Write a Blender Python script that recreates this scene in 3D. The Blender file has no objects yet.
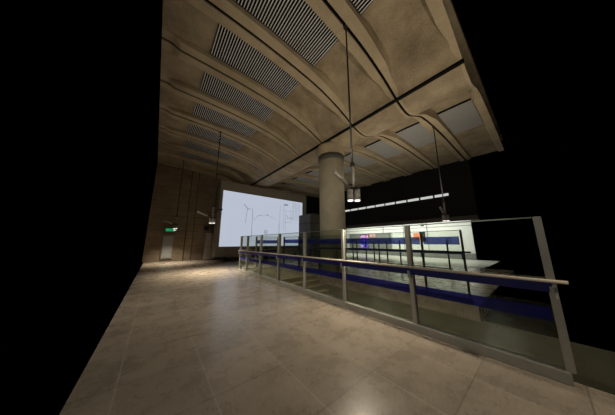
import bpy, bmesh, math, random
from mathutils import Vector, Matrix
random.seed(7)
S = bpy.context.scene
COL = S.collection

# ------------------------------------------------------------------ materials
def mat(name):
    m = bpy.data.materials.new(name); m.use_nodes = True
    nt = m.node_tree; b = nt.nodes['Principled BSDF']
    return m, nt, b

def plain(name, col, rough=.5, metal=0., spec=.5, var=0.06, scale=9.):
    """flat coloured material with a faint procedural mottling"""
    m, nt, b = mat(name)
    tc = nt.nodes.new('ShaderNodeTexCoord'); n = nt.nodes.new('ShaderNodeTexNoise')
    n.inputs['Scale'].default_value = scale; n.inputs['Detail'].default_value = 4
    nt.links.new(tc.outputs['Object'], n.inputs['Vector'])
    r = nt.nodes.new('ShaderNodeValToRGB')
    r.color_ramp.elements[0].position = .3; r.color_ramp.elements[1].position = .7
    r.color_ramp.elements[0].color = tuple(c*(1-var) for c in col)+(1,)
    r.color_ramp.elements[1].color = tuple(min(1, c*(1+var)) for c in col)+(1,)
    nt.links.new(n.outputs['Fac'], r.inputs['Fac']); nt.links.new(r.outputs['Color'], b.inputs['Base Color'])
    b.inputs['Roughness'].default_value = rough; b.inputs['Metallic'].default_value = metal
    b.inputs['Specular IOR Level'].default_value = spec
    return m

def concrete(name, a, c, boards=None, rough=.85):
    """cast concrete: cloudy tone, fine grain, optional horizontal board joints every `boards` metres"""
    m, nt, b = mat(name); L = nt.links; N = nt.nodes
    tc = N.new('ShaderNodeTexCoord')
    n1 = N.new('ShaderNodeTexNoise'); n1.inputs['Scale'].default_value = .9; n1.inputs['Detail'].default_value = 8; n1.inputs['Roughness'].default_value = .65
    n2 = N.new('ShaderNodeTexNoise'); n2.inputs['Scale'].default_value = 26; n2.inputs['Detail'].default_value = 3
    for n in (n1, n2): L.new(tc.outputs['Object'], n.inputs['Vector'])
    mx = N.new('ShaderNodeMath'); mx.operation = 'MULTIPLY_ADD'; mx.inputs[1].default_value = .3
    L.new(n2.outputs['Fac'], mx.inputs[0])
    s = N.new('ShaderNodeMath'); s.operation = 'MULTIPLY'; s.inputs[1].default_value = .75
    L.new(n1.outputs['Fac'], s.inputs[0]); L.new(s.outputs[0], mx.inputs[2])
    r = N.new('ShaderNodeValToRGB'); r.color_ramp.elements[0].position = .35; r.color_ramp.elements[1].position = .68
    r.color_ramp.elements[0].color = a+(1,); r.color_ramp.elements[1].color = c+(1,)
    L.new(mx.outputs[0], r.inputs['Fac']); out = r.outputs['Color']
    if boards:
        sp = N.new('ShaderNodeSeparateXYZ'); L.new(tc.outputs['Object'], sp.inputs[0])
        md = N.new('ShaderNodeMath'); md.operation = 'PINGPONG'; md.inputs[1].default_value = boards/2
        L.new(sp.outputs['Z'], md.inputs[0])
        lt = N.new('ShaderNodeMath'); lt.operation = 'LESS_THAN'; lt.inputs[1].default_value = .03
        L.new(md.outputs[0], lt.inputs[0])
        mm = N.new('ShaderNodeMixRGB'); mm.blend_type = 'MULTIPLY'; mm.inputs[2].default_value = (.78, .77, .75, 1)
        L.new(lt.outputs[0], mm.inputs[0]); L.new(out, mm.inputs[1]); out = mm.outputs[0]
    L.new(out, b.inputs['Base Color'])
    b.inputs['Roughness'].default_value = rough; b.inputs['Specular IOR Level'].default_value = .25
    bp = N.new('ShaderNodeBump'); bp.inputs['Strength'].default_value = .12; bp.inputs['Distance'].default_value = .02
    L.new(n2.outputs['Fac'], bp.inputs['Height']); L.new(bp.outputs[0], b.inputs['Normal'])
    return m

def paving():
    """0.8 m polished stone slabs with thin joints, each slab a slightly different tone"""
    m, nt, b = mat('stone_paving'); L = nt.links; N = nt.nodes
    tc = N.new('ShaderNodeTexCoord')
    def math_(op, x, y=None):
        n = N.new('ShaderNodeMath'); n.operation = op
        for i, v in enumerate((x, y)):
            if v is None: continue
            if isinstance(v, (int, float)): n.inputs[i].default_value = v
            else: L.new(v, n.inputs[i])
        return n.outputs[0]
    sp = N.new('ShaderNodeSeparateXYZ'); L.new(tc.outputs['Object'], sp.inputs[0])
    u = math_('DIVIDE', math_('ADD', sp.outputs['X'], 80-.65), .8); v = math_('DIVIDE', math_('ADD', sp.outputs['Y'], 80-2.32), .8)
    cb = N.new('ShaderNodeCombineXYZ'); L.new(math_('FLOOR', u), cb.inputs[0]); L.new(math_('FLOOR', v), cb.inputs[1])
    wn = N.new('ShaderNodeTexWhiteNoise'); L.new(cb.outputs[0], wn.inputs['Vector'])
    n1 = N.new('ShaderNodeTexNoise'); n1.inputs['Scale'].default_value = 2.4; n1.inputs['Detail'].default_value = 7; n1.inputs['Roughness'].default_value = .7
    n2 = N.new('ShaderNodeTexNoise'); n2.inputs['Scale'].default_value = 38; n2.inputs['Detail'].default_value = 2
    for n in (n1, n2): L.new(tc.outputs['Object'], n.inputs['Vector'])
    f = math_('ADD', math_('ADD', math_('MULTIPLY', n1.outputs['Fac'], .55), math_('MULTIPLY', n2.outputs['Fac'], .3)), math_('MULTIPLY', wn.outputs['Value'], .09))
    r = N.new('ShaderNodeValToRGB'); r.color_ramp.elements[0].position = .22; r.color_ramp.elements[1].position = .74
    r.color_ramp.elements[0].color = (.15, .125, .10, 1); r.color_ramp.elements[1].color = (.47, .405, .325, 1)
    L.new(f, r.inputs['Fac'])
    ju = math_('LESS_THAN', math_('PINGPONG', u, .5), .010); jv = math_('LESS_THAN', math_('PINGPONG', v, .5), .009)
    m1 = N.new('ShaderNodeMixRGB'); m1.inputs[2].default_value = (.50, .44, .36, 1); L.new(math_('MULTIPLY', ju, .5), m1.inputs[0]); L.new(r.outputs['Color'], m1.inputs[1])
    m2 = N.new('ShaderNodeMixRGB'); m2.inputs[2].default_value = (.10, .085, .07, 1); L.new(math_('MULTIPLY', jv, .5), m2.inputs[0]); L.new(m1.outputs[0], m2.inputs[1])
    L.new(m2.outputs[0], b.inputs['Base Color'])
    rr = N.new('ShaderNodeMapRange'); rr.inputs['To Min'].default_value = .18; rr.inputs['To Max'].default_value = .38
    L.new(n1.outputs['Fac'], rr.inputs['Value']); L.new(rr.outputs[0], b.inputs['Roughness'])
    b.inputs['Specular IOR Level'].default_value = .45
    return m

def emit(name, col, strength):
    m, nt, b = mat(name)
    b.inputs['Base Color'].default_value = tuple(c*.3 for c in col)+(1,); b.inputs['Roughness'].default_value = .6
    b.inputs['Emission Color'].default_value = col+(1,); b.inputs['Emission Strength'].default_value = strength
    return m

def glass(name, tint, refl=1.0, solid=None, solid_fac=0.):
    """thin pane: transparent with a tint plus a fresnel mirror; optional printed film or coloured band over it"""
    m = bpy.data.materials.new(name); m.use_nodes = True; nt = m.node_tree; N = nt.nodes; L = nt.links
    N.remove(N['Principled BSDF']); out = N['Material Output']
    t = N.new('ShaderNodeBsdfTransparent'); t.inputs[0].default_value = tint+(1,)
    sh = t.outputs[0]
    if solid:
        d = N.new('ShaderNodeBsdfDiffuse'); d.inputs[0].default_value = solid+(1,)
        mx = N.new('ShaderNodeMixShader'); mx.inputs[0].default_value = solid_fac
        L.new(sh, mx.inputs[1]); L.new(d.outputs[0], mx.inputs[2]); sh = mx.outputs[0]
    g = N.new('ShaderNodeBsdfGlossy'); g.inputs['Roughness'].default_value = .02; g.inputs[0].default_value = (.9, 1, .92, 1)
    lw = N.new('ShaderNodeLayerWeight'); lw.inputs['Blend'].default_value = .5
    pw = N.new('ShaderNodeMath'); pw.operation = 'POWER'; pw.inputs[1].default_value = 5; L.new(lw.outputs['Facing'], pw.inputs[0])
    mu = N.new('ShaderNodeMath'); mu.operation = 'MULTIPLY_ADD'; mu.inputs[1].default_value = .7*refl; mu.inputs[2].default_value = .04*refl; mu.use_clamp = True
    L.new(pw.outputs[0], mu.inputs[0])
    mx = N.new('ShaderNodeMixShader'); L.new(mu.outputs[0], mx.inputs[0]); L.new(sh, mx.inputs[1]); L.new(g.outputs[0], mx.inputs[2])
    L.new(mx.outputs[0], out.inputs[0])
    return m

M = dict(
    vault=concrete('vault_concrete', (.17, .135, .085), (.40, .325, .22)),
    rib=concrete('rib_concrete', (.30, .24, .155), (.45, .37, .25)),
    column=concrete('column_concrete', (.34, .315, .235), (.52, .485, .375)),
    wall=concrete('wall_concrete', (.19, .15, .10), (.34, .275, .20), boards=.62),
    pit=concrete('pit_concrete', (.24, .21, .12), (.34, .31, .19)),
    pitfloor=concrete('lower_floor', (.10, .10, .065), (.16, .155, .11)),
    paving=paving(),
    black=plain('black_cladding', (.006, .006, .006), .6, spec=.2),
    groove=plain('groove_shadow_gap', (.005, .004, .003), .9, spec=.1),
    track=plain('black_track', (.004, .004, .004), .8, spec=.1),
    slat=plain('louvre_aluminium', (.62, .63, .63), .5, .1),
    backing=plain('louvre_backing', (.008, .008, .008), .9, spec=.1),
    panel=plain('grey_metal_panel', (.30, .295, .285), .5, .15),
    gap=plain('panel_gap', (.006, .006, .006), .9, spec=.1),
    collar=plain('collar_steel', (.055, .052, .045), .55, .2),
    frame=plain('screen_surround', (.25, .22, .175), .75, spec=.2),
    kiosk=plain('kiosk_panel', (.085, .08, .068), .6, spec=.3),
    seam=plain('dark_seam', (.01, .01, .01), .8),
    steel=plain('balustrade_steel', (.42, .42, .385), .42, .2),
    dsteel=plain('dark_balustrade_steel', (.055, .065, .062), .45, .3),
    rail=plain('handrail_timber', (.47, .42, .34), .4),
    blue=plain('blue_rail', (.007, .009, .14), .35),
    dblue=plain('dark_blue_rail', (.012, .018, .09), .4),
    pend=plain('pendant_metal', (.27, .26, .235), .45, .1),
    tilt=plain('spot_metal', (.34, .33, .30), .5, .1),
    pdark=plain('pendant_dark', (.012, .013, .012), .5, .3),
    white=plain('white_wall_panel', (.78, .80, .76), .6),
    cfloor=plain('pale_terrazzo', (.68, .68, .62), .35),
    grey=plain('grey_panel', (.22, .225, .21), .55),
    cab=plain('steel_cabinet', (.46, .41, .375), .42, .2),
    notice=plain('notice_face', (.33, .34, .34), .5),
    fascia=plain('slab_fascia', (.42, .36, .22), .6),
    orange=plain('poster_orange', (.85, .25, .12), .5),
    pink=plain('pink_sign', (.85, .42, .40), .5),
    dark=plain('dark_object', (.015, .015, .015), .6),
    line=emit('drawn_line', (.46, .50, .60), .42),
    screen=emit('projected_picture', (.69, .765, .92), .66),
    lens=emit('lamp_lens', (1., .95, .86), 1.6),
    slot=emit('lit_slot', (.9, .92, .88), .6),
    exitg=emit('exit_green', (.03, .50, .18), .45),
    exitw=emit('exit_white', (.8, 1., .86), .6),
    glass=glass('clear_glass', (.93, .95, .915), 1.2),
    band=glass('blue_film', (.30, .32, .80), .6, (.03, .032, .28), .42),
    pale_band=glass('pale_blue_strip', (.45, .50, .86), .6, (.05, .065, .36), .42),  # blue band standing in for a reflection on the opening's far glass
    edge=plain('glass_edge', (.16, .24, .17), .3),
)
def poster_mat():
    m, nt, b = mat('poster_print'); N = nt.nodes; L = nt.links
    tc = N.new('ShaderNodeTexCoord'); n = N.new('ShaderNodeTexNoise'); n.inputs['Scale'].default_value = 2.3; n.inputs['Detail'].default_value = 1.5
    L.new(tc.outputs['Object'], n.inputs['Vector'])
    r = N.new('ShaderNodeValToRGB'); e = r.color_ramp.elements
    e[0].position = .42; e[0].color = (.02, .05, .55, 1); e[1].position = .66; e[1].color = (.08, .35, .85, 1)
    for p, c in ((.50, (.08, .06, .42, 1)), (.55, (.75, .18, .45, 1)), (.60, (.80, .5, .62, 1))):
        k = e.new(p); k.color = c
    L.new(n.outputs['Fac'], r.inputs[0]); L.new(r.outputs[0], b.inputs['Base Color']); L.new(r.outputs[0], b.inputs['Emission Color'])
    b.inputs['Emission Strength'].default_value = .45
    return m
M['poster'] = poster_mat()

# ------------------------------------------------------------------ mesh helpers
def box(bm, lo, hi):
    lo = Vector(lo); hi = Vector(hi)
    vs = [bm.verts.new((x, y, z)) for x in (lo.x, hi.x) for y in (lo.y, hi.y) for z in (lo.z, hi.z)]
    for f in ((0,1,3,2), (4,6,7,5), (0,4,5,1), (2,3,7,6), (0,2,6,4), (1,5,7,3)):
        bm.faces.new([vs[i] for i in f])
def tube(bm, a, b, r, r2=None, n=14):
    a = Vector(a); b = Vector(b); r2 = r if r2 is None else r2
    d = (b-a).normalized(); u = d.orthogonal().normalized(); w = d.cross(u)
    A = []; B = []
    for i in range(n):
        t = 2*math.pi*i/n; o = u*math.cos(t)+w*math.sin(t)
        A.append(bm.verts.new(a+o*r)); B.append(bm.verts.new(b+o*r2))
    for i in range(n):
        j = (i+1) % n; bm.faces.new((A[i], A[j], B[j], B[i]))
    bm.faces.new(A[::-1]); bm.faces.new(B)
def lathe(bm, prof, c, n=40):
    rings = []
    for r, z in prof:
        rings.append([bm.verts.new((c[0]+r*math.cos(2*math.pi*i/n), c[1]+r*math.sin(2*math.pi*i/n), z)) for i in range(n)])
    for A, B in zip(rings, rings[1:]):
        for i in range(n):
            j = (i+1) % n; bm.faces.new((A[i], A[j], B[j], B[i]))
    bm.faces.new(rings[0][::-1]); bm.faces.new(rings[-1])
def B_(*boxes):
    bm = bmesh.new()
    for lo, hi in boxes: box(bm, lo, hi)
    return bm
def T_(*tubes):
    bm = bmesh.new()
    for t in tubes: tube(bm, *t)
    return bm
def obj(name, bm, m, parent=None, bevel=0, smooth=False, label=None):
    """bm is in world coordinates; it is stored relative to its parent's location"""
    if bevel:
        bmesh.ops.bevel(bm, geom=bm.edges[:], offset=bevel, segments=2, affect='EDGES')
    bmesh.ops.recalc_face_normals(bm, faces=bm.faces[:])
    org = Vector((0, 0, 0))
    p = parent
    while p is not None: org += p.location; p = p.parent
    own = Vector((0, 0, 0))
    if parent is None or parent.type == 'EMPTY' or True:
        for v in bm.verts: v.co -= org
    me = bpy.data.meshes.new(name); bm.to_mesh(me); bm.free()
    me.materials.append(M[m] if isinstance(m, str) else m)
    if smooth:
        for p in me.polygons: p.use_smooth = len(p.vertices) == 4
    o = bpy.data.objects.new(name, me); COL.objects.link(o); o.parent = parent
    if label: o['label'] = label
    return o
def tag(o, label, cat, group=None):
    o['label'] = label; o['category'] = cat
    if group: o['group'] = group
    return o
def thing(name, loc, label, cat, group=None):
    o = bpy.data.objects.new(name, None); COL.objects.link(o); o.location = loc; o.empty_display_size = .2
    return tag(o, label, cat, group)
def struct(name, bm, m, parent=None, **k):
    o = obj(name, bm, m, parent, **k); o['kind'] = 'structure'; return o
def copy_tree(o, parent=None):
    c = o.copy(); COL.objects.link(c); c.parent = parent
    for ch in [x for x in o.children]: copy_tree(ch, c)
    return c

# ------------------------------------------------------------------ ceiling vault
PTS = [(-.6,8.10),(.8,8.08),(2,8.04),(3.2,7.94),(4.0,7.84),(4.7,7.71),(5.7,7.40),(6.3,7.14),(6.6,7.0),(7.0,6.85),(7.5,6.78),(7.9,6.86),(8.3,7.04),(9.1,7.37),(9.9,7.52),(10.7,7.60),(12.7,7.69),(15,7.69),(17.7,7.66)]
def interp(pts, x):
    if x <= pts[0][0]: return pts[0][1]
    for i in range(len(pts)-1):
        (x0, y0), (x1, y1) = pts[i], pts[i+1]
        if x <= x1:
            t = (x-x0)/(x1-x0)
            m0 = (y1-pts[i-1][1])/(x1-pts[i-1][0]) if i else (y1-y0)/(x1-x0)
            m1 = (pts[i+2][1]-y0)/(pts[i+2][0]-x0) if i+2 < len(pts) else (y1-y0)/(x1-x0)
            h = x1-x0
            return (2*t**3-3*t*t+1)*y0+(t**3-2*t*t+t)*h*m0+(-2*t**3+3*t*t)*y1+(t**3-t*t)*h*m1
    return pts[-1][1]
prof = lambda x: interp(PTS, x)
def lin(pts, x):
    if x <= pts[0][0]: return pts[0][1]
    for (x0, y0), (x1, y1) in zip(pts, pts[1:]):
        if x <= x1: 
            t = (x-x0)/(x1-x0); t = t*t*(3-2*t); return y0+(y1-y0)*t
    return pts[-1][1]
recess = lambda x: lin([(-.6,.10),(.6,.19),(3.9,.24),(4.35,.42),(4.9,.42),(6.45,0),(8.25,0),(8.95,.34),(11,.22),(14,.14),(17.7,.10)], x)
halfw = lambda x: lin([(3.9,.36),(5.3,.32),(6.2,.20),(6.6,.10),(8.3,.10),(9.2,.22),(10.4,.33),(17.7,.30)], x)
PITCH = 2.09
RIBS = [4.86+PITCH*k for k in range(-2, 8)]       # .68 ... 19.49
XS = [-.6+ .02*0] + [-.6+.1*i for i in range(1, 184)]
XS = sorted(set([round(x, 3) for x in XS if x <= 17.7] + [-.13, -.05, 17.7]))
def bay_mesh(bm, y0, y1, x0, x1):
    xs = [x for x in XS if x0-1e-6 <= x <= x1+1e-6]
    rows = []
    for x in xs:
        d = recess(x); k_ = lin([(-.40, 1), (-.05, 0)], x); z = prof(x)+d*k_; d = d*(1-k_); w = halfw(x); s = .025+.07*min(1, max(0, (x-4.2)/2))
        g = .048
        ys = [(y0+g, z+.10), (y0+g, z), (y0+w, z), (y0+w+s*.35, z+d*.7), (y0+w+s, z+d), ((y0+y1)/2, z+d)]
        ys += [(y0+y1-y, zz) for y, zz in ys[-2::-1]]
        rows.append([bm.verts.new((x, y, zz)) for y, zz in ys])
    for A, B in zip(rows, rows[1:]):
        for j in range(len(A)-1): bm.faces.new((A[j], A[j+1], B[j+1], B[j]))
bm = bmesh.new()
for k, (a, b) in enumerate(zip(RIBS, RIBS[1:])):
    bay_mesh(bm, a, b, -.6, 17.7)
# roof slab above the vault
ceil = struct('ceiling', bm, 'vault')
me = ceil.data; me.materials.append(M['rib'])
for n_, p in enumerate(me.polygons):                       # the rib faces take a paler concrete than the bays
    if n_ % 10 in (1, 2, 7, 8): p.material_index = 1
ceil.modifiers.new('thick', 'SOLIDIFY').thickness = 0.0
ceil.modifiers.clear()
slab = struct('trim_1', B_(((-.6, RIBS[0], 8.45), (17.9, 19.6, 8.7))), 'vault')
for k, y in enumerate(RIBS[1:-1]):
    bm = bmesh.new(); A = None
    for x in XS[::2]:
        z = prof(x)+recess(x)*lin([(-.40, 1), (-.05, 0)], x)
        row = [bm.verts.new((x, y+dy, zz)) for dy, zz in ((-.05, z+.05), (.05, z+.05), (.05, z+.2), (-.05, z+.2))]
        if A:
            for i in range(4): bm.faces.new((A[i], A[(i+1) % 4], row[(i+1) % 4], row[i]))
        A = row
    struct('trim_%d' % (k+2), bm, 'groove')

# louvred panels in the left vault
ORD = ['nearest the camera, cut by the top of the picture', 'second from the camera, large, over the hanging pendant', 'third from the camera along the vault',
       'fourth from the camera along the vault', 'fifth from the camera, fading into shade', 'sixth from the camera, dim, behind the pendant rod', 'second to last before the dark end wall, nearly black', 'last before the dark end wall, almost black']
for k, (y0, y1) in enumerate(zip(RIBS[:-1], RIBS[1:])):
    if k == 8: break
    yc = (y0+y1)/2
    root = thing('louvre_panel', (2.35, yc, prof(2.35)), 'grey louvred ceiling panel %s' % ORD[k], 'ceiling panel', 'louvred panels along the curved concrete ceiling')
    hw = .66; xa, xb = .78, 3.90; n = 38
    bk = bmesh.new(); A = None
    for i in range(17):
        x = xa+(xb-xa)*i/16; z = prof(x)+recess(x)
        row = [bk.verts.new((x, yc-hw, z-.01)), bk.verts.new((x, yc+hw, z-.01)), bk.verts.new((x, yc+hw, z+.02)), bk.verts.new((x, yc-hw, z+.02))]
        if A:
            for q in range(4): bk.faces.new((A[q], A[(q+1) % 4], row[(q+1) % 4], row[q]))
        A = row
    obj('backing', bk, 'backing', root)
    sl = bmesh.new()
    for i in range(n):
        x = xa+.03+(xb-xa-.06)*i/(n-1); z = prof(x)+recess(x)-.05
        box(sl, (x-.013, yc-hw+.02, z-.006), (x+.013, yc+hw-.02, z+.006))
    obj('slats', sl, 'slat', root)
    fr = bmesh.new()
    for i in range(16):
        for sy in (-1, 1):
            x0 = xa+(xb-xa)*i/16; x1 = xa+(xb-xa)*(i+1)/16
            z = prof((x0+x1)/2)+recess((x0+x1)/2)
            box(fr, (x0, yc+sy*hw-.008, z-.05), (x1, yc+sy*hw+.008, z+.01))
    for x in (xa, xb):
        z = prof(x)+recess(x); box(fr, (x-.008, yc-hw, z-.05), (x+.008, yc+hw, z+.01))
    obj('edge_frame', fr, 'pdark', root)

# plain grey panels in the right vault
ORD2 = ['nearest, half out of the right edge of the view', 'second from the right edge, between two flared ribs', 'third from the right, above the pendant lamp', 'fourth from the right, just right of the column top',
        'partly hidden behind the column top', 'just left of the column, dim', 'far left of the column, above the big screen', 'farthest, above the end of the big screen']
for k, (y0, y1) in enumerate(zip(RIBS[:-1], RIBS[1:])):
    if k == 8: break
    yc = (y0+y1)/2
    root = thing('ceiling_panel', (11.6, yc, prof(11.6)), 'flat grey metal panel in the far vault, %s' % ORD2[k], 'ceiling panel', 'flat grey panels beyond the column')
    xa, xb = 10.12, 13.05; hw = .64
    def strip(x0, x1, dz0, dz1, n=10):
        bm = bmesh.new(); A = None
        for i in range(n+1):
            x = x0+(x1-x0)*i/n; z = prof(x)+recess(x)
            row = [bm.verts.new((x, yc-hw, z+dz0)), bm.verts.new((x, yc+hw, z+dz0)), bm.verts.new((x, yc+hw, z+dz1)), bm.verts.new((x, yc-hw, z+dz1))]
            if A:
                for q in range(4): bm.faces.new((A[q], A[(q+1) % 4], row[(q+1) % 4], row[q]))
            else: bm.faces.new(row)
            A = row
        bm.faces.new(A); return bm
    obj('panel_face', strip(xa+.10, xb, -.06, -.03), 'panel', root)
    obj('shadow_gap', strip(xa, xa+.10, -.05, -.02, 2), 'gap', root)
    obj('hanger', strip(xa+.3, xb-.3, -.03, .02), 'gap', root)

# black lighting track along the valley
tr = thing('lighting_track', (6.62, 0.7, 7.0), 'long straight black track under the ceiling, crossing every rib beside the column', 'track')
obj('rail', B_(((6.58, .7, 6.90), (6.69, 18.7, 6.98))), 'track', tr)
for y in RIBS[1:-1]: obj('bracket', B_(((6.60, y-.03, 6.97), (6.66, y+.03, 7.05))), 'track', tr)

# ------------------------------------------------------------------ shell
BACK = 19.5
OX = 6.40                                        # far edge of the stair opening
fl = bmesh.new()
box(fl, (-.5, -1.0, -.35), (3.86, 10.66, 0)); box(fl, (-.5, 10.66, -.35), (15.6, BACK+.2, 0)); box(fl, (OX-.06, 1.2, -.35), (15.6, 10.66, 0))
floor = struct('floor', fl, 'paving')
struct('trim_20', B_(((15.6, 2.4, -.35), (22.2, BACK+.2, 0))), 'cfloor')
struct('wall_back', B_(((-.6, BACK, 0), (17.9, BACK+.3, 8.45))), 'wall')
for i, x in enumerate((1.98, 2.55)):
    struct('trim_%d' % (30+i), B_(((x, BACK-.05, 0), (x+(.03 if i else .045), BACK+.02, 8.2))), 'seam')
struct('trim_32', B_(((4.02, BACK-.22, 0), (4.30, BACK, 7.8))), 'wall')
struct('trim_33', B_(((15.05, BACK-.35, 0), (17.9, BACK-.02, 7.75))), 'black')
struct('wall_right', B_(((17.7, 2.6, 3.45), (18.1, BACK, 8.4))), 'black')
struct('trim_34', B_(((17.62, 2.6, 3.14), (18.1, BACK, 3.45))), 'kiosk')
struct('wall_far', B_(((22, 3.8, 0), (22.2, BACK, 4.4))), 'white')
struct('trim_35', B_(((18.1, 3.8, 4.3), (22.1, BACK, 4.5))), 'white')
struct('trim_36', B_(((21.96, 3.8, 3.02), (22.0, BACK, 3.07))), 'grey')
struct('trim_37', B_(((21.95, 3.8, 0), (22.0, BACK, .55))), 'grey')
for i, y in enumerate((7.35, 9.75, 12.2, 18.05)):
    struct('trim_%d' % (40+i), B_(((21.96, y, .5), (22.0, y+.06, 4.3))), 'grey')

# lit slots high in the black wall
for i in range(10):
    y1 = 14.79-1.08*i; y0 = y1-.94
    if y0 < 3: break
    o = obj('light_slot', B_(((17.66, y0, 5.17), (17.72, y1, 5.37))), 'slot')
    tag(o, 'white lit slot in black upper wall, %s' % ('first in row, beside the column' if i == 0 else '%s in row from the column' % ['', 'second', 'third', 'fourth', 'fifth', 'sixth', 'seventh', 'eighth', 'ninth', 'last'][i]), 'light', 'row of lit slots in the black wall')

# stair opening down to the lower hall
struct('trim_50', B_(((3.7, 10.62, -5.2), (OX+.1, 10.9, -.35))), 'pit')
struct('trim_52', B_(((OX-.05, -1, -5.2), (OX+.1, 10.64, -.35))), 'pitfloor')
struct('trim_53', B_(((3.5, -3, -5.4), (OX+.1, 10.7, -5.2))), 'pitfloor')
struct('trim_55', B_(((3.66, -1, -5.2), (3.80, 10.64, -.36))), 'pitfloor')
st = thing('stair_flight', (5.1, 7.2, -5.2), 'olive lit stairs leading down inside the glass railed opening', 'stairs')
bm = bmesh.new()
box(bm, (3.87, 7.2, -.3), (OX-.07, 10.6, -.03))
for q in range(26):
    z = -.03-.175*(q+1); y1 = 7.2-.30*q
    box(bm, (3.87, y1-.30, z-.3), (OX-.07, y1+.02, z))
obj('steps', bm, 'pit', st)
bm = bmesh.new()
for q in range(26):
    z = -.03-.175*q; y1 = 7.2-.30*q
    box(bm, (3.88, y1-.02, z-.02), (OX-.08, y1+.05, z+.006))
obj('nosings', bm, 'fascia', st, label='pale edges of the steps')

# ------------------------------------------------------------------ column
cx, cy = 7.34, 6.95
c = thing('column', (cx, cy, 0), 'round concrete column rising to the ceiling valley beyond the glass railed opening', 'column')
bm = bmesh.new(); lathe(bm, [(.685, 0), (.685, 6.05)], (cx, cy)); obj('shaft', bm, 'column', c, smooth=True)
bm = bmesh.new(); lathe(bm, [(.69, 6.03), (.735, 6.05), (.735, 6.32), (.69, 6.34)], (cx, cy)); obj('collar', bm, 'collar', c, smooth=True, label='dark steel collar ring')
bm = bmesh.new(); lathe(bm, [(.69, 6.33), (.70, 6.5), (.74, 6.65), (.78, 6.78), (.78, 6.9)], (cx, cy)); obj('capital', bm, 'vault', c, smooth=True)

# ------------------------------------------------------------------ big projection screen
SY = 16.0; SB = 17.0
sc = thing('projection_screen', (8.2, SY+.5, 0), 'huge bright projection screen with a faint line drawing in a grey brown surround', 'screen')
hous = bmesh.new()
x0, x1, z0, z1 = 3.94, 12.21, 1.19, 5.81
XL, XR, ZT, ZB = 3.71, 12.72, 6.62, .385
box(hous, (XL, SY, ZB), (x0, SB, ZT)); box(hous, (x1, SY, ZB), (XR, SB, ZT))
box(hous, (x0, SY, z1), (x1, SB, ZT)); box(hous, (x0, SY, ZB), (x1, SB, z0)); box(hous, (x0, SY+.3, z0), (x1, SB, z1))
obj('surround', hous, 'frame', sc)
for x in (4.6, 6.8, 9.4, 11.6): obj('foot', B_(((x, SB-.35, 0), (x+.25, SB-.1, ZB+.02))), 'dark', sc)
pic = obj('screen_face', B_(((x0, SY+.06, z0), (x1, SY+.12, z1))), 'screen', sc)
dr = bmesh.new()
def stroke(pts, w=.035):
    for (ax, az), (bx, bz) in zip(pts, pts[1:]):
        d = Vector((bx-ax, bz-az)); L_ = d.length
        n_ = Vector((-d.y, d.x))/max(L_, 1e-6)*w*.38
        vs = [dr.verts.new((ax+s*n_.x, yy, az+s*n_.y)) for yy in (SY+.052, SY+.062) for s in (-1, 1)] 
        ve = [dr.verts.new((bx+s*n_.x, yy, bz+s*n_.y)) for yy in (SY+.052, SY+.062) for s in (-1, 1)]
        dr.faces.new((vs[0], vs[1], ve[1], ve[0])); dr.faces.new((vs[2], vs[3], ve[3], ve[2]))
        dr.faces.new((vs[0], vs[2], ve[2], ve[0])); dr.faces.new((vs[1], vs[3], ve[3], ve[1]))
PX = lambda px, py: scr(px, py)
# picture plane position of a drawn stroke: x grows to the right, z up (metres on the screen)
F_ = 186.; P_ = math.radians(10.508); Y_ = math.radians(38.874); CZ = 1.55
def scr(px, py):
    # fraction across / up the screen -> metres; measured on the screen itself
    return (x0+px*(x1-x0), z0+py*(z1-z0))
def fr(*p): return [scr(a, b) for a, b in p]
stroke(fr((.245, .43), (.255, .66), (.275, .735)), .05)                    # left lamp post and its bent arm
stroke(fr((.215, .79), (.245, .745), (.262, .70)), .09); stroke(fr((.26, .70), (.30, .715)), .05)
stroke(fr((.318, .15), (.318, .73)), .06)                                   # taller post
stroke(fr((.34, .50), (.355, .53)), .05); stroke(fr((.36, .56), (.385, .60), (.41, .605)), .045)
stroke(fr((.41, .60), (.425, .61)), .11); stroke(fr((.485, .62), (.51, .625)), .12); stroke(fr((.43, .60), (.485, .61)), .03)
stroke(fr((.52, .61), (.57, .575), (.61, .53)), .03)
stroke(fr((.468, .24), (.468, .31), (.50, .31), (.50, .24), (.468, .24)), .06); stroke(fr((.475, .275), (.495, .275)), .12)
stroke(fr((.655, .10), (.66, .55), (.662, .87)), .04); stroke(fr((.645, .10), (.645, .45)), .03)
stroke(fr((.715, .35), (.717, .88)), .035); stroke(fr((.74, .30), (.742, .70)), .03)
stroke(fr((.715, .89), (.775, .895)), .22)                                  # dark smudge like a sign
stroke(fr((.72, .50), (.82, .50)), .035); stroke(fr((.72, .75), (.84, .76)), .03); stroke(fr((.82, .50), (.822, .76)), .03)
stroke(fr((.75, .66), (.775, .62), (.77, .58)), .06); stroke(fr((.79, .60), (.835, .605)), .09)
for a in (.845, .86, .885, .905, .93, .95): stroke(fr((a, .55), (a+.004, .97)), .03)
stroke(fr((.30, .12), (.42, .10), (.52, .16), (.66, .13)), .025)
obj('line_drawing', dr, 'line', pic, label='thin grey lines of a street drawing')

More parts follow.
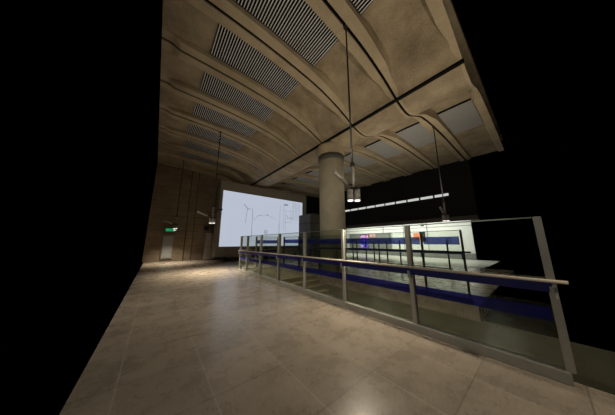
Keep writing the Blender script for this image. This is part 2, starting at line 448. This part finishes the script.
# ------------------------------------------------------------------ glass balustrades
def balustrade(name, label, along, a, bnd, fixed, posts, side, film, kind='near'):
    """along 'x' or 'y' from a to bnd at the fixed coordinate; side = handrail offset direction"""
    RZ, pw = (1.095, .035) if kind == 'near' else (1.29, .017)
    ps, rl, bl = ('steel', 'rail', 'blue') if kind == 'near' else ('dsteel', 'dblue', 'dblue')
    P = lambda u, v, z: (u, fixed+v, z) if along == 'x' else (fixed+v, u, z)
    def bx(u0, u1, v0, v1, z0, z1):
        A = P(u0, v0, z0); B = P(u1, v1, z1)
        return (tuple(map(min, A, B)), tuple(map(max, A, B)))
    t = thing(name, P(a, 0, 0), label, 'balustrade')
    obj('base_rail', B_(bx(a, bnd, -.07, .07, 0, .13)), ps, t, bevel=.008)
    for u in posts:
        obj('post', B_(bx(u-pw, u+pw, -.055, .055, .13, 1.87)), ps, t, bevel=.006)
        br = B_(bx(u-.02, u+.02, min(side*.04, side*.11), max(side*.04, side*.11), RZ-.10, RZ-.07)); tube(br, P(u, side*.10, RZ-.19), P(u, side*.10, RZ-.06), .028)
        obj('rail_bracket', br, ps, t)
    for u0, u1 in zip(posts, posts[1:]):
        g = obj('glass_panel', B_(bx(u0+.04, u1-.04, -.008, .008, .13, 1.86)), 'glass', t)
        obj('glass_edge', B_(bx(u0+.04, u1-.04, -.009, .009, 1.855, 1.872)), 'edge', g)
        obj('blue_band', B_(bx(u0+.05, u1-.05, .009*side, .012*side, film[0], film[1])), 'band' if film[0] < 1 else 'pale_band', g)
    obj('handrail', T_((P(a-.12, side*.11, RZ), P(bnd+.12, side*.11, RZ), .021)), rl, t, smooth=True)
    obj('blue_rail', B_(bx(a, bnd, min(side*.09, side*.115), max(side*.09, side*.115), RZ-(.125 if kind == 'near' else .06), RZ-.02)), bl, t)
    return t
near_posts = [0.0]+[1.61*i for i in range(1, 7)]+[10.6]
balustrade('glass_balustrade', 'long glass balustrade with grey posts and blue rail along the stone walkway', 'y', 0.0, 10.6, 3.79, near_posts, -1, (.625, .775))
balustrade('glass_balustrade', 'short glass balustrade closing the far end of the opening, before the screen', 'x', 3.98, 6.16, 10.6, [4.67, 6.12], 1, (1.46, 1.66), 'near')
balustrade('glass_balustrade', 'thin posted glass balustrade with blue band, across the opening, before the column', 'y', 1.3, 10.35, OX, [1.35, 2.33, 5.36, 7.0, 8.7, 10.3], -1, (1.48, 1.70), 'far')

rl = thing('barrier_railing', (11.0, 2.8, 0), 'row of dark posts with a blue rail on the floor before the white wall', 'railing')
for y in (8.5, 8.16, 7.43, 6.84, 6.49, 5.96, 5.18, 4.03, 2.9):
    obj('post', B_(((10.97, y-.03, 0), (11.03, y+.03, 1.66))), 'dsteel', rl)
obj('top_rail', B_(((10.96, 2.8, 1.02), (11.04, 8.6, 1.14))), 'dblue', rl)
obj('foot_rail', B_(((10.975, 2.8, .28), (11.025, 8.6, .33))), 'dsteel', rl)

# ------------------------------------------------------------------ pendants
def pendant(X, Y, label, top, arm=False):
    t = thing('pendant_spotlight', (X, Y, top), label, 'light', 'pendant spotlights on thin rods')
    obj('ceiling_bracket', T_(((X-.05, Y, top-.06), (X+.05, Y, top+.1), .05)), 'pdark', t)
    obj('rod', T_(((X, Y, 3.5), (X, Y, top), .024)), 'pdark', t, smooth=True)
    st = T_(((X, Y, 2.86), (X, Y, 3.46), .042)); obj('stem', st, 'pend', t, smooth=True)
    obj('stem_cap', T_(((X, Y, 3.45), (X, Y, 3.55), .055)), 'pdark', t)
    obj('cross_bar', B_(((X-.12, Y-.12, 2.83), (X+.12, Y+.12, 2.87))), 'pdark', t)
    for dx, dy in ((-.068, .054), (.068, -.054)):
        d = obj('downlight', T_(((X+dx, Y+dy, 2.57), (X+dx, Y+dy, 2.84), .078)), 'pend', t, smooth=True)
        obj('lens', T_(((X+dx, Y+dy, 2.545), (X+dx, Y+dy, 2.572), .066)), 'lens', d)
    a = Vector((X-.26, Y, 2.94)); b = Vector((X-.74, Y-.03, 3.13))
    u = obj('tilted_spot', T_((a, b, .05)), 'tilt', t, smooth=True)
    obj('spot_arm', T_(((X, Y, 2.95), (X-.25, Y, 2.95), .016)), 'pdark', t)
    if arm:
        obj('side_arm', T_(((X, Y, 3.1), (X+.36, Y, 3.33), .02)), 'pdark', t)
        obj('small_spot', T_(((X+.30, Y, 3.31), (X+.46, Y, 3.37), .06)), 'pdark', t, smooth=True)
    return t
PEND = [(3.72, 2.78, 'tall pendant rod with twin bright downlights hanging before the column', prof(3.72), False),
        (10.9, 2.78, 'pendant spotlight at the right edge of the view, before the black wall', prof(10.9), False),
        (2.30, RIBS[5], 'pendant twin spotlight hanging beside the left edge of the screen', prof(2.3), True),
        (1.08, RIBS[8], 'farthest pendant spotlight, small, beside the green sign at left', prof(1.08), False)]
for p in PEND: pendant(*p)

# ------------------------------------------------------------------ things at the end wall
ex = thing('exit_sign', (.95, 19.3, 2.3), 'small lit green sign on the far left end wall', 'sign')
obj('sign_box', B_(((.55, 19.32, 2.40), (1.32, 19.48, 2.68))), 'dark', ex)
obj('green_face', B_(((.57, 19.30, 2.42), (1.06, 19.325, 2.66))), 'exitg', ex)
ar = bmesh.new(); box(ar, (1.10, 19.295, 2.50), (1.29, 19.32, 2.58)); box(ar, (1.10, 19.295, 2.44), (1.17, 19.32, 2.64))
obj('white_pictogram', ar, 'exitw', ex)
nb = thing('notice_case', (.85, 19.4, .2), 'pale grey glazed notice case under the green sign', 'notice board')
obj('case_frame', B_(((.45, 19.38, .2), (1.22, 19.48, 2.15))), 'grey', nb); obj('notice_sheet', B_(((.52, 19.36, .3), (1.15, 19.385, 2.05))), 'notice', nb)
cb = thing('steel_cabinet', (3.85, 18.7, 0), 'grey steel cabinet standing left of the big screen', 'cabinet')
obj('body', B_(((3.45, 18.55, .05), (4.28, 19.1, 2.35))), 'cab', cb, bevel=.03)
obj('plinth', B_(((3.5, 18.6, 0), (4.24, 19.05, .05))), 'dark', cb)
obj('door_seam', B_(((3.47, 18.54, 1.08), (4.26, 18.552, 1.10))), 'seam', cb)
sp = thing('loudspeaker', (3.55, 19.3, 2.75), 'black wall loudspeaker above the steel cabinet', 'loudspeaker')
obj('speaker_box', B_(((3.36, 19.15, 2.62), (3.72, 19.40, 3.0))), 'dark', sp, bevel=.02); obj('wall_mount', B_(((3.5, 19.4, 2.75), (3.58, 19.5, 2.85))), 'dark', sp)

# kiosk right of the screen
k = thing('kiosk', (12.0, 12.7, 0), 'dark grey panelled kiosk between the screen and the column', 'kiosk')
obj('body', B_(((10.55, 12.7, 0), (13.4, 14.4, 4.05))), 'kiosk', k)
se = bmesh.new()
for z in (.8, 1.6, 2.4, 3.2): box(se, (10.535, 12.685, z), (13.41, 14.4, z+.05))
obj('panel_seam', se, 'seam', k)
obj('roof_box', B_(((11.2, 13.0, 4.05), (12.0, 13.9, 4.2))), 'dark', k)

# bin by the screen
b_ = thing('litter_bin', (7.3, 14.6, 0), 'small dark round topped bin in front of the screen, seen over the rail', 'bin')
bm = bmesh.new(); lathe(bm, [(.19, 0), (.21, .03), (.21, 1.0), (.19, 1.04)], (7.3, 14.6), 20); obj('drum', bm, 'dark', b_, smooth=True)
bm = bmesh.new(); lathe(bm, [(.2, 1.04), (.19, 1.12), (.13, 1.21), (.03, 1.25)], (7.3, 14.6), 20); obj('lid', bm, 'dark', b_, smooth=True)

# ------------------------------------------------------------------ the white concourse wall
adp = thing('advert_panel', (21.9, 14.4, .6), 'wide dark grey panel on the white wall, behind the blue poster', 'panel')
obj('board', B_(((21.88, 11.3, .62), (21.95, 17.4, 2.62))), 'grey', adp)
fm = bmesh.new()
for lo, hi in (((21.88, 11.25, 2.6), (21.95, 17.45, 2.68)), ((21.88, 11.25, .56), (21.95, 17.45, .64)), ((21.88, 11.25, .56), (21.95, 11.33, 2.68)), ((21.88, 17.37, .56), (21.95, 17.45, 2.68))): box(fm, lo, hi)
obj('board_frame', fm, 'steel', adp)
po = thing('poster', (21.85, 14.95, .75), 'bright blue and pink printed poster on the dark grey panel', 'poster')
obj('poster_print', B_(((21.82, 14.35, .75), (21.85, 15.55, 2.5))), 'poster', po); obj('poster_case', B_(((21.845, 14.30, .7), (21.879, 15.6, 2.55))), 'dark', po)
for i, y in enumerate((13.3, 13.75)):
    o = obj('notice', B_(((21.85, y, 2.2), (21.879, y+.36, 2.56))), 'pink')
    tag(o, 'small pink notice on the grey panel, %s' % ('right of the pair' if i == 0 else 'left of the pair, nearer the blue poster'), 'notice', 'pink notices')
op = thing('poster', (21.95, 8.2, 1.9), 'orange poster with a dark shape on the white wall at right', 'poster')
obj('orange_print', B_(((21.96, 7.85, 1.75), (21.999, 8.75, 2.5))), 'orange', op); obj('dark_shape', B_(((21.955, 7.6, 1.6), (21.999, 7.95, 2.62))), 'dark', op)
cc = thing('security_camera', (19.5, 6.9, 3.3), 'small black camera hanging under the white ceiling at right', 'camera')
obj('drop_rod', T_(((19.5, 6.9, 3.2), (19.5, 6.9, 4.3), .02)), 'dark', cc); obj('camera_body', B_(((19.35, 6.8, 3.02), (19.65, 7.0, 3.2))), 'dark', cc, bevel=.02)

# ------------------------------------------------------------------ lights
def spot(name, loc, target, W, angle, blend=.6, col=(1, .84, .62), r=.08):
    d = bpy.data.lights.new(name, 'SPOT'); d.energy = W; d.spot_size = math.radians(angle); d.spot_blend = blend; d.color = col; d.shadow_soft_size = r
    o = bpy.data.objects.new(name, d); COL.objects.link(o); o.location = loc
    o.rotation_euler = (Vector(target)-Vector(loc)).to_track_quat('-Z', 'Y').to_euler(); return o
def area(name, loc, target, W, sx, sy, col):
    d = bpy.data.lights.new(name, 'AREA'); d.energy = W; d.shape = 'RECTANGLE'; d.size = sx; d.size_y = sy; d.color = col
    o = bpy.data.objects.new(name, d); COL.objects.link(o); o.location = loc
    o.rotation_euler = (Vector(target)-Vector(loc)).to_track_quat('-Z', 'Y').to_euler(); return o
WARM = (1, .86, .66)
DOWN = {0: 260, 1: 120, 2: 850, 3: 620}
UP = {0: 110, 1: 150, 2: 20, 3: 2}
for i, (X, Y, _, top, _a) in enumerate(PEND):
    spot('down_spot', (X, Y, 2.5), (X, Y, 0), DOWN[i], 140 if i < 2 else 120, 1., WARM)
    spot('up_spot', (X-.75, Y-.05, 3.22), (X-1.2, Y-.1, 8), UP[i], 165, 1., WARM)
# unseen fill lamps, for pendants assumed to carry on behind the viewer
spot('down_spot', (3.72, -1.4, 2.5), (3.4, -1.0, 0), 120, 150, 1., WARM)
spot('up_spot', (5.2, -.6, 3.2), (6.2, 2.0, 8), 230, 165, 1., WARM)
spot('up_spot', (9.5, 4.6, 3.2), (9.4, 5.0, 8), 200, 165, 1., WARM)  # unseen lamp added inside the hall, no fixture, aimed up at the vault
spot('up_spot', (9.5, 11.0, 3.2), (9.4, 11.0, 8), 80, 165, 1., WARM)  # likewise added without a fixture, farther along the vault
spot('down_spot', (2.3, 7.0, 5.2), (2.2, 7.0, 0), 480, 95, 1., (1, .88, .70))  # added lamp over the walkway, no fixture, brightens the floor
spot('fill_spot', (2.4, -1.6, 3.1), (6.6, 6.0, 4.5), 420, 80, 1., WARM)  # added lamp behind the viewer, brightens the column
# unseen lamps added left of the view, standing for an assumed pendant row
for y in (1.5, 6.5, 11.5):
    spot('down_spot', (-3.4, y, 3.0), (3.0, y+.5, .4), 150 if y < 10 else 70, 110, 1., (1, .9, .76))
spot('down_spot', (11.0, 9.0, 7.4), (9.6, 7.6, 0), 100, 75, 1., WARM)  # added lamp near the ceiling, no fixture, brightens floor and column
for y, w_ in ((.5, 330), (5.0, 330), (9.5, 260)):  # added at left to brighten the ceiling valley
    spot('up_spot', (-3.4, y, 2.9), (6.2, y+2, 7.2), w_, 75, 1., WARM)
# cool white strip lamps under the concourse ceiling
for y in (6.2, 10.6, 15.0):
    area('concourse_lamp', (18.7, y, 4.2), (21.2, y, 1.2), 190, 4., .4, (1., .99, .95))
# unseen lamps added below the walkway edge to brighten the stair
area('stair_fill', (3.88, 8.4, -.5), (6.3, 8.0, -.6), 14, 2., .2, (1, .94, .66))
area('stair_fill', (3.88, 4.0, -2.2), (6.3, 4.0, -3.2), 2.5, 4., .2, (1, .94, .66))

w = bpy.data.worlds.new('World'); S.world = w; w.use_nodes = True
w.node_tree.nodes['Background'].inputs[0].default_value = (0, 0, 0, 1); w.node_tree.nodes['Background'].inputs[1].default_value = 0

# ------------------------------------------------------------------ camera
cd = bpy.data.cameras.new('camera'); cam = bpy.data.objects.new('camera', cd); COL.objects.link(cam)
cam.location = (0, 0, 1.55); cam.rotation_euler = (math.pi/2+P_, 0, -Y_)
cd.sensor_fit = 'HORIZONTAL'; cd.sensor_width = 36; cd.lens = 186/615*36; cd.clip_start = .05
S.camera = cam
S.view_settings.view_transform = 'Standard'; S.view_settings.look = 'None'; S.view_settings.exposure = 0; S.view_settings.gamma = 1
S.view_settings.use_curve_mapping = False
S.cycles.max_bounces = 8; S.cycles.transparent_max_bounces = 24; S.cycles.caustics_reflective = False; S.cycles.caustics_refractive = False
S.cycles.sample_clamp_indirect = 3
